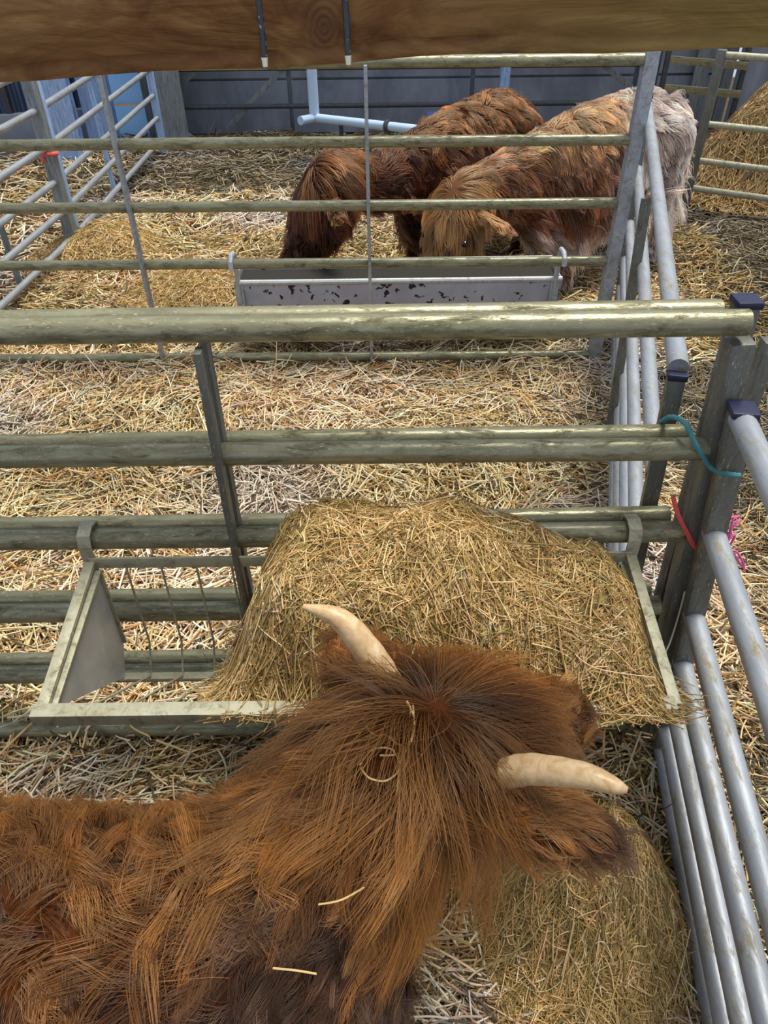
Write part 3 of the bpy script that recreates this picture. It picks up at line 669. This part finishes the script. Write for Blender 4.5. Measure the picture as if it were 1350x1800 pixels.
def groom(me, n, field, length, grav, lift, rad, tint, seed, K=7, guides=22, clump=0.75, wave=0.006, mask=None, follow=0.75, tip=0.25):
    rg = np.random.default_rng(seed)
    me.calc_loop_triangles(); nv = len(me.vertices); V = np.empty(nv * 3); me.vertices.foreach_get('co', V); V = V.reshape(-1, 3)
    T = np.empty(len(me.loop_triangles) * 3, int); me.loop_triangles.foreach_get('vertices', T); T = T.reshape(-1, 3)
    a, b_, c = V[T[:, 0]], V[T[:, 1]], V[T[:, 2]]; cr = np.cross(b_ - a, c - a); ar = np.linalg.norm(cr, axis=1) / 2; nm = cr / (2 * ar[:, None] + 1e-12)
    w = ar.copy()
    if mask is not None: w = w * mask((a + b_ + c) / 3, nm)
    i = rg.choice(len(T), n, p=w / w.sum()); u = rg.random((n, 1)); v_ = rg.random((n, 1)); fl = (u + v_) > 1; u = np.where(fl, 1 - u, u); v_ = np.where(fl, 1 - v_, v_)
    root = a[i] + (b_[i] - a[i]) * u + (c[i] - a[i]) * v_; nr = nm[i]
    bvh = BVHTree.FromPolygons(V.tolist(), T.tolist())
    ng = max(8, n // guides); kd = KDTree(ng)
    for k in range(ng): kd.insert(root[k], k)
    kd.balance()
    gi = np.array([kd.find(p)[1] for p in root]); 
    Ln = length(root, nr) * rg.uniform(0.7, 1.15, n)
    gdir = rg.normal(0, 0.38, (ng, 3))[gi] + rg.normal(0, 0.10, (n, 3)); Lg = rg.uniform(0.75, 1.25, ng)[gi]; Ln = Ln * Lg
    P = np.empty((n, K, 3)); P[:, 0] = root - nr * 0.002; cur = root.copy(); cn = nr.copy(); st = Ln / (K - 1)
    d = field(root, nr) + gdir; d -= nr * (d * nr).sum(1)[:, None]; d /= np.linalg.norm(d, axis=1)[:, None] + 1e-9
    d = d + nr * lift(root)[:, None]; d /= np.linalg.norm(d, axis=1)[:, None]
    G = np.array([0, 0, -1.0])
    for k in range(1, K):
        nd = field(cur, cn) + gdir; nd -= cn * (nd * cn).sum(1)[:, None]; nd /= np.linalg.norm(nd, axis=1)[:, None] + 1e-9
        d = d * follow + nd * (1 - follow) + G * (grav * k / K); d /= np.linalg.norm(d, axis=1)[:, None]
        c2 = cur + d * st[:, None]; off = 0.004 + 0.010 * (k / K)
        for j in range(n):
            loc, no, _, dist = bvh.find_nearest(c2[j], 0.12)
            if loc is None: continue
            s_ = (c2[j][0] - loc[0]) * no[0] + (c2[j][1] - loc[1]) * no[1] + (c2[j][2] - loc[2]) * no[2]
            if s_ < off: c2[j] = (loc[0] + no[0] * off, loc[1] + no[1] * off, loc[2] + no[2] * off)
            cn[j] = no
        P[:, k] = c2; cur = c2
    s_ = np.linspace(0, 1, K)
    wv_d = rg.normal(0, 1, (ng, 3)); wv_p = rg.uniform(0, 6.28, ng); wv_f = rg.uniform(4, 10, ng)
    wob = (np.sin(s_[None, :] * wv_f[:, None] + wv_p[:, None]) * s_[None, :])[:, :, None] * wv_d[:, None, :] * wave
    gp = P[:ng] + wob
    relroot = (root - root[gi])[:, None, :] * (1 - 0.8 * s_)[None, :, None]
    tgt = gp[gi] + relroot; wgt = (clump * s_ ** 0.8)[None, :, None] * np.clip(rg.uniform(0.15, 1.25, (n, 1, 1)), 0, 1)
    P = P * (1 - wgt) + tgt * wgt
    r = rad * (1 - (1 - tip) * s_ ** 1.5)[None, :] * rg.uniform(0.7, 1.2, (n, 1))
    col = tint(root, nr, rg); col = col * np.exp(0.42 * rg.normal(0, 1, ng)[gi][:, None]) * (1 + 0.10 * rg.normal(0, 1, (n, 1)))
    return P, r, np.clip(col, 0.01, 0.98)

def cow(label, base, heading, scale, poll, fdir, horns, fur, nfur, rad, seed, neck_mid=None, voxel=0.022, tagged=False, leg_shift=0.0, lens=1.0, barrel_w=1.0, eartips=None, mane_n=0, mane=None, withers=None, earsz=1.0, hk=1.0, slope=0.0, deep=0.0):
    bx, by = base; ch, sh = math.cos(heading), math.sin(heading)
    def W(x, y, z): return (bx + (x * ch - y * sh) * scale, by + (x * sh + y * ch) * scale, z * scale - slope * max(0.0, x + 0.5) * min(1.0, max(0.0, (z - 0.25) / 0.5)))
    t = thing('highland_cow', label, 'cow', (bx, by, 0), 'long-haired cattle in the pens'); mb = MB()
    bw = barrel_w
    pr = [(-.54, 0, .80, .11, .13), (-.46, 0, .80, .19 * bw, .20), (-.30, 0, .78, .235 * bw, .25), (-.05, 0, .745, .25 * bw, .29), (.18, 0, .735, .225 * bw, .30), (.35, 0, .745, .185 * bw, .27), (.45, 0, .76, .13 * bw, .19)]
    sweep(mb, [(*W(p[0], p[1], p[2] - deep * (p[0] > -.5)), p[3] * scale, (p[4] + deep * (p[0] > -.5)) * scale) for p in pr])
    for s_ in (-1, 1):
        ls = leg_shift * s_
        sweep(mb, [(*W(*p[:3]), p[3] * scale, p[3] * scale * 1.15) for p in ((.27, s_ * .12, .78, .11), (.29 + ls, s_ * .14, .56, .085), (.30 + ls, s_ * .145, .36, .05), (.295 + ls, s_ * .145, .20, .034), (.31 + ls, s_ * .145, .09, .042))], 12, 4)
        sweep(mb, [(*W(*p[:3]), p[3] * scale, p[3] * scale * 1.15) for p in ((-.36, s_ * .12, .78, .15), (-.30 - ls, s_ * .15, .58, .12), (-.42 - ls, s_ * .145, .42, .062), (-.47 - ls, s_ * .14, .34, .048), (-.45 - ls, s_ * .14, .18, .033), (-.42 - ls, s_ * .14, .09, .042))], 12, 4)
    sweep(mb, [(*W(*p[:3]), p[3] * scale, p[3] * scale) for p in ((-.52, 0, .92, .03), (-.585, 0, .84, .026), (-.63, 0, .65, .02), (-.62, 0, .42, .015))], 10, 4)
    poll = Vector(poll); f_ = Vector(fdir).normalized()
    lat = f_.cross(Vector((0, 0, 1))).normalized()      # cow's right
    dn = f_.cross(lat).normalized()
    if dn.z > 0: dn = -dn
    neck0 = Vector(W(.30, 0, .84)); nb = poll + dn * 0.10 * scale - f_ * 0.03 * scale
    nm_ = Vector(neck_mid) if neck_mid is not None else (neck0 + nb) / 2
    sweep(mb, [(*neck0, .155 * scale, .20 * scale), (*nm_, .115 * scale, .15 * scale), (*nb, .085 * scale, .11 * scale)], 16, 5)
    hc = lambda u, v_: poll + f_ * u * scale * (1 + (hk - 1) * .4) + dn * v_ * scale * hk
    sweep(mb, [(*hc(.00, .075), .085 * scale * hk, .075 * scale * hk), (*hc(.07, .085), .105 * scale * hk, .088 * scale * hk), (*hc(.15, .088), .092 * scale * hk, .085 * scale * hk), (*hc(.25, .085), .064 * scale * hk, .066 * scale * hk),
               (*hc(.34, .080), .058 * scale * hk, .056 * scale * hk), (*hc(.39, .078), .062 * scale * hk, .055 * scale * hk), (*hc(.42, .080), .046 * scale * hk, .042 * scale * hk)], 16, 4, up=tuple(-dn))
    # ears grow out of the same skin
    earb = []
    for s_ in (-1, 1):
        e0 = hc(.03, .07) + lat * s_ * .09 * scale * hk
        if eartips is not None: e1 = Vector(eartips[0 if s_ < 0 else 1])
        else: e1 = e0 + (lat * s_ * .16 + Vector((0, 0, -.05)) - f_ * .02) * scale
        earb.append((e0, e1))
    me = remeshed(mb, voxel)
    off = Vector((bx, by, 0))
    body = me.copy(); body.transform(Matrix.Translation(-off)); body.name = 'body'; body.materials.clear(); body.materials.append(fur['skin'])
    bo_ = bpy.data.objects.new('body', body); COL.objects.link(bo_); bo_.parent = t
    ear_src = []
    for (e0, e1), s_ in zip(earb, (-1, 1)):
        em = MB(); k = scale * earsz
        sweep(em, [(*(e0), .022 * k, .018 * k), (*(e0.lerp(e1, .35)), .040 * k, .014 * k), (*(e0.lerp(e1, .7)), .036 * k, .010 * k), (*e1, .014 * k, .006 * k)], 12, 4, up=(0.0, 0.25, 1))
        eo = em.build('ear', fur['skin'], t); ear_src.append((em, e0, e1, eo))
    for s_, hp in zip((-1, 1), horns):
        if hp is None: continue
        C = catmull([(*p, r_, 0) for p, r_ in hp], 7); n_ = len(C)
        rr2 = [C[i, 3] * (1 + 0.035 * math.sin(i * 1.9) * (1 - i / n_)) for i in range(n_)]
        MB().tube([Vector(c_[:3]) for c_ in C], rr2, 16).build('horn', M['horn'], t)
    for s_ in (-1, 1):
        e = hc(.155, .045) + lat * s_ * .083 * scale * hk; bm_ = bmesh.new(); bmesh.ops.create_uvsphere(bm_, u_segments=14, v_segments=8, radius=.017 * scale)
        me_ = bpy.data.meshes.new('eye'); bm_.to_mesh(me_); bm_.free(); me_.materials.append(M['eye']); eo = bpy.data.objects.new('eye', me_); COL.objects.link(eo); eo.parent = t; eo.location = e - off
    nz = MB(); sweep(nz, [(*hc(.405, .068), .044 * scale, .030 * scale), (*hc(.438, .078), .040 * scale, .028 * scale)], 14, 3, up=tuple(-dn)); no_ = nz.build('muzzle', M['nose'], t)
    for s_ in (-1, 1):
        q = hc(.452, .066) + lat * s_ * .022 * scale; MB().tube([q, q + f_ * 0.012 * scale], [.009 * scale, .006 * scale], 8).build('nostril', M['bore'], no_)
        ls = leg_shift * s_
        for hx in (.325 + ls, -.405 - ls):
            hm = MB()
            for cl2 in (-.018, .018):
                a_ = W(hx - .03, s_ * .145 + cl2, .0); b2 = W(hx + .02, s_ * .145 + cl2, .0)
                vs = [W(hx + dx, s_ * .145 + cl2 + dy, z) for z, g in ((0.0, 1.0), (0.075, .8)) for dx, dy in ((-.045 * g, -.016 * g), (-.045 * g, .016 * g), (.035 * g, .016 * g), (.055 * g, 0), (.035 * g, -.016 * g))]
                fs = [(0, 1, 2, 3, 4), (9, 8, 7, 6, 5)] + [(i, i + 5, (i + 1) % 5 + 5, (i + 1) % 5) for i in range(5)]
                hm.add(vs, fs)
            hm.build('hoof', M['hoof'], t, smooth=False)
    if tagged:
        q = earb[tagged == 1][0].lerp(earb[tagged == 1][1], .55) + Vector((0, -0.02, -0.045)) * scale
        tag(MB().box(q, (.05, .004, .06), bev=.002).build('ear_tag', M['yellow'], t), 'yellow ear tag')
    # groom
    pa = np.array(poll); fa = np.array(f_); la = np.array(lat); da = np.array(dn); hd = np.array((ch, sh, 0.0)); axis_p = np.array((bx, by, 0.0)); sidev = np.array((-sh, ch, 0.0))
    whorl = pa - fa * 0.02 * scale
    def headness(p):
        q = p - pa; u = q @ fa / scale; r_ = np.linalg.norm(q, axis=1) / scale; return np.clip(smooth(-0.08, 0.02, u) * (r_ < .52), 0, 1)
    def field(p, nr):
        rel = p - axis_p; sd = rel @ sidev; z = p[:, 2]
        ff = -hd[None, :] * fur.get('back', 0.55) + sidev[None, :] * np.clip(sd / (0.10 * scale), -1, 1)[:, None] * 0.8 + np.array([[0, 0, -1.0]]) * smooth(0.02, 0.2, np.abs(sd))[:, None] * 0.9
        sw = fur.get('swirl', 0.5)
        ff = ff + sw * np.stack([np.sin(13 * p[:, 0] + 7 * p[:, 2] + seed), np.sin(11 * p[:, 1] + 9 * p[:, 0] + 1), 0.4 * np.sin(12 * p[:, 2] + 5 * p[:, 0])], 1)
        rd = p - whorl[None, :]; rd = rd / (np.linalg.norm(rd, axis=1)[:, None] + 1e-6)
        u_ = (p - pa) @ fa / scale
        nk = smooth(0.42 * scale, 0.22 * scale, np.linalg.norm(p - pa, axis=1))[:, None]
        hh = rd + fa[None, :] * 0.4 * (u_ > 0)[:, None] + np.array([[0, 0, -0.4]])
        return ff * (1 - nk) + hh * nk
    def length(p, nr):
        u = (p - pa) @ fa / scale; dist = np.linalg.norm(p - pa, axis=1) / scale
        l = np.full(len(p), fur.get('len', 0.085))
        l = np.where(p[:, 2] < 0.30 * scale, 0.035, l)
        l = l + fur.get('belly', 0.04) * smooth(.62, .42, p[:, 2] / scale) * (p[:, 2] > .32 * scale)
        l = l + fur.get('manel', 0.05) * smooth(.40, .12, dist) * (u < .06)
        topf = smooth(.20, .08, dist) * smooth(0.02, -0.25, ((p - pa) @ da / scale - .06))
        l = l + fur.get('forel', 0.10) * smooth(.22, .05, np.abs(u - .02)) * (dist < .22) * (nr @ da < 0.2)
        l = np.where((u > .24) & (dist < .55), .025, l)
        return l * scale
    lf = lambda p: np.full(len(p), fur.get('lift', 0.30)) + fur.get('headlift', 0.35) * smooth(.2, .08, np.linalg.norm(p - pa, axis=1) / scale)
    P, r_, c_ = groom(me, nfur, field, length, fur.get('grav', 0.22), lf, rad, fur['tint'], seed, wave=fur.get('wave', 0.006), guides=fur.get('guides', 22), clump=fur.get('clump', .75), mask=fur.get('mask'))
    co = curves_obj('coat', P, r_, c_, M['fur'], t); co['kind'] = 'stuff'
    # ear tufts
    Ps = []; rs = []; cs = []
    for em, e0, e1, eo in ear_src:
        m2 = bpy.data.meshes.new('e'); m2.from_pydata(em.v, [], em.f); m2.update(); ev_ = np.array(e1 - e0); ev_ /= np.linalg.norm(ev_)
        P, r_, c_ = groom(m2, nfur // 26, lambda p, nr: np.tile(ev_ + np.array((0, 0, -.25)), (len(p), 1)), lambda p, nr: np.full(len(p), .062 * scale), 0.35, lambda p: np.full(len(p), .35), rad, lambda p, nr, g: fur['tint'](p, nr, g), seed + 3, K=6, guides=18, wave=.004)
        eh = curves_obj('ear_hair', P, r_, c_, M['fur'], eo)
    return t, me

# the near red cow -----------------------------------------------------------
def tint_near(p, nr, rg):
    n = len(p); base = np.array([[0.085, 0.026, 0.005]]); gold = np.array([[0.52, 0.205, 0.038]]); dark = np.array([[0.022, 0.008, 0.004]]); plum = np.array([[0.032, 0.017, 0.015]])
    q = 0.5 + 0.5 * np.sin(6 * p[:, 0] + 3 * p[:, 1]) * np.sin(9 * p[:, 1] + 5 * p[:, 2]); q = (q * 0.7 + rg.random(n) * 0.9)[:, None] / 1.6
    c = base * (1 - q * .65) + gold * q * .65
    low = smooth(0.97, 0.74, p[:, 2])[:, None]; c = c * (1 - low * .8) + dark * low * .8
    ys = 0.345 + np.maximum(0, p[:, 0] + 0.25) * 0.62; flank_shade = smooth(0.02, 0.12, ys - p[:, 1]) * smooth(-0.60, -0.15, p[:, 0]) * smooth(0.12, 0.24, np.linalg.norm(p - np.array([[0.068, 0.552, 1.05]]), axis=1)); flank_shade = (flank_shade * 0.85)[:, None]; c = c * (1 - flank_shade) + plum * flank_shade  # near flank, shoulder and neck darkened to plum: shade put into coat colour
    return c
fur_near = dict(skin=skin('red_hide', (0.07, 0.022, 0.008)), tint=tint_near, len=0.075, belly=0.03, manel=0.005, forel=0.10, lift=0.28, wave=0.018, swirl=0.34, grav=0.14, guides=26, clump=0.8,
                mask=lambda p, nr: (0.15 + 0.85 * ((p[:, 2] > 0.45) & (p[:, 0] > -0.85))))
hL = [((0.002, 0.612, 1.062), .022), ((-0.020, 0.636, 1.095), .0205), ((-0.060, 0.665, 1.135), .0155), ((-0.110, 0.676, 1.150), .0035)]
hR = [((0.145, 0.482, 1.060), .019), ((0.172, 0.472, 1.085), .0185), ((0.222, 0.450, 1.108), .0155), ((0.252, 0.434, 1.114), .010), ((0.266, 0.427, 1.115), .0035)]
EL = (-0.055, 0.735, 1.01); ER = (0.258, 0.438, 0.995)
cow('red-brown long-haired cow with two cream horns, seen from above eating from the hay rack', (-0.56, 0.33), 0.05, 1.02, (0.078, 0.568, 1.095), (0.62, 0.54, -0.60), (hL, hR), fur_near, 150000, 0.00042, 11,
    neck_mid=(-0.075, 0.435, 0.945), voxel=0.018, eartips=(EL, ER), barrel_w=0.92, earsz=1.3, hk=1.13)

# the two feeding cattle in the far pen ----------------------------------------
def tint_dark(p, nr, rg):
    n = len(p); c = np.array([[0.085, 0.020, 0.006]]); g = np.array([[0.40, 0.155, 0.04]]); d = np.array([[0.025, 0.008, 0.004]])
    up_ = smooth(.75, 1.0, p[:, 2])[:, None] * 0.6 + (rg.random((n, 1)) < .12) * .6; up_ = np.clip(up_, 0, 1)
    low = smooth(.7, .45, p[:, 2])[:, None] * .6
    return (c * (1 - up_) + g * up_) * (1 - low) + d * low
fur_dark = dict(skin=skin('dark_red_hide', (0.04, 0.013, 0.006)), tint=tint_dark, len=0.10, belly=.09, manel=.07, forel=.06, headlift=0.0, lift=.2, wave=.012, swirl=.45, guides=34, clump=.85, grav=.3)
def tint_pale(p, nr, rg):
    n = len(p); a = np.array([[0.25, 0.075, 0.030]]); w_ = np.array([[0.85, 0.68, 0.60]]); y_ = np.array([[0.66, 0.34, 0.12]]); rd = np.array([[0.13, 0.040, 0.018]])
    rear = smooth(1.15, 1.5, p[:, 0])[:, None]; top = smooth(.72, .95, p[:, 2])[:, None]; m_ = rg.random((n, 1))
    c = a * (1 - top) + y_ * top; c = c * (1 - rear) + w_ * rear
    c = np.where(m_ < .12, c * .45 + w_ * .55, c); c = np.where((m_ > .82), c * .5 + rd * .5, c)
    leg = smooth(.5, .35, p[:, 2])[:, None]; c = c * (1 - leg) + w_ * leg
    hd_ = smooth(.34, .26, np.linalg.norm(p - np.array([[0.31, 3.74, .62]]), axis=1))[:, None]; c = c * (1 - hd_) + np.array([[0.52, 0.27, 0.10]]) * hd_
    return c
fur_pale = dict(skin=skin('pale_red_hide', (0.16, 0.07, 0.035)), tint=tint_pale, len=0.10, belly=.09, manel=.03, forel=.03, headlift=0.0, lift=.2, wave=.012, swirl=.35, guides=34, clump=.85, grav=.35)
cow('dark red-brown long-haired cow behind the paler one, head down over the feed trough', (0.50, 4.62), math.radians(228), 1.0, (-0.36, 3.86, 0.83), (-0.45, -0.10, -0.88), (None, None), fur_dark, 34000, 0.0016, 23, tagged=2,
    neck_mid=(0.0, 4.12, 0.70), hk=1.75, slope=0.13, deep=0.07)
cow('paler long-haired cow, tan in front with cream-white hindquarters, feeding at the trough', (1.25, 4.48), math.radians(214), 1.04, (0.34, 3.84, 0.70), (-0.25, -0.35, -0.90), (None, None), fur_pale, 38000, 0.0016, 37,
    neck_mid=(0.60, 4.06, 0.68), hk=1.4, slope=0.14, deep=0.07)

# ------------------------------------------------------------ ropes and twine
def rope(name, label, pts, r, m, twist=True):
    C = catmull([(*p, 0, 0) for p in pts], 8); P = [Vector(c[:3]) for c in C]; rs = [r * (1 + (0.12 * math.sin(i * 2.2) if twist else 0)) for i in range(len(P))]
    return tag(MB().tube(P, rs, 8).build(name, m, origin=tuple(pts[0])), label, 'twine')
rope('rope', 'blue-green rope tied from the side hurdle post round the corner post', [at_y(1162, 742, 1.28), at_y(1180, 733, 1.245), at_y(1205, 745, 1.20), at_y(1225, 785, 1.168), at_y(1250, 822, 1.165), at_y(1278, 833, 1.12), at_y(1302, 836, 1.11)], 0.0052, M['bluerope'])
rope('twine', 'red twine looped round the front of the corner post', [at_y(1183, 874, 1.178), at_y(1192, 905, 1.172), at_y(1208, 938, 1.172), at_y(1222, 962, 1.172), at_y(1240, 966, 1.165)], 0.0048, M['redtwine'], False)
def pink():
    t = thing('twine_bunch', 'bright pink frayed twine bunch on the outer side of the corner post', 'twine', tuple(at_y(1275, 960, 1.19)))
    for pp in ([(1272, 968), (1283, 940), (1288, 915), (1300, 906)], [(1272, 970), (1278, 945), (1290, 925), (1303, 915)], [(1274, 965), (1290, 975), (1300, 990), (1310, 1001)], [(1273, 972), (1292, 968), (1304, 984), (1308, 998)], [(1270, 960), (1276, 930), (1282, 912), (1290, 908)], [(1272, 966), (1281, 948), (1292, 940), (1285, 955), (1276, 962)]):
        P = [Vector(c[:3]) for c in catmull([(*at_y(a, b2, 1.19 + 0.004 * i), 0, 0) for i, (a, b2) in enumerate(pp)], 6)]
        MB().tube(P, 0.0026, 6).build('strand', M['pinktwine'], t)
pink()
rope('string', 'thin pale baler string hanging down beside the corner post under the red twine', [at_y(1204, 1040, 1.17), at_y(1192, 1085, 1.165), at_y(1178, 1128, 1.15), at_y(1170, 1150, 1.14), at_y(1180, 1172, 1.14)], 0.0022, M['tip'], False)
rope('twine', 'orange twine knotted round the left side hurdle post in the far pen', [(-2.10, 4.95, 0.66), (-2.05, 4.885, 0.67), (-1.99, 4.93, 0.66), (-2.05, 4.99, 0.655), (-2.10, 4.95, 0.665), (-2.06, 4.885, 0.63)], 0.012, M['redtwine'], False)

def wisps():
    t = thing('hay_wisp', 'loose curled wisps of pale hay caught in the near cow\'s hair behind the horns', 'hay', tuple(at_z(700, 1300, 1.09)))
    for pp in ([(640, 1268), (655, 1290), (690, 1296), (712, 1280), (722, 1250), (715, 1232)], [(715, 1236), (728, 1262), (722, 1300), (700, 1325), (668, 1328)], [(632, 1345), (655, 1318), (690, 1318), (702, 1350), (680, 1372), (650, 1368), (634, 1350)],
               [(726, 1240), (727, 1290), (705, 1340), (698, 1400)], [(650, 1300), (676, 1292), (700, 1308), (742, 1328)], [(560, 1590), (600, 1582), (640, 1560)], [(480, 1702), (520, 1706), (556, 1712)]):
        zz = 1.125 if pp[0][1] < 1500 else 1.06
        P = [Vector(c[:3]) for c in catmull([(*at_z(a, b2, zz + 0.006 * math.sin(i * 1.7)), 0, 0) for i, (a, b2) in enumerate(pp)], 6)]
        MB().tube(P, 0.0011, 6).build('stalk', M['wisp'], t)
M['wisp'] = mat('pale_hay_wisp', (0.60, 0.42, 0.18), 0.6)[0]
wisps()
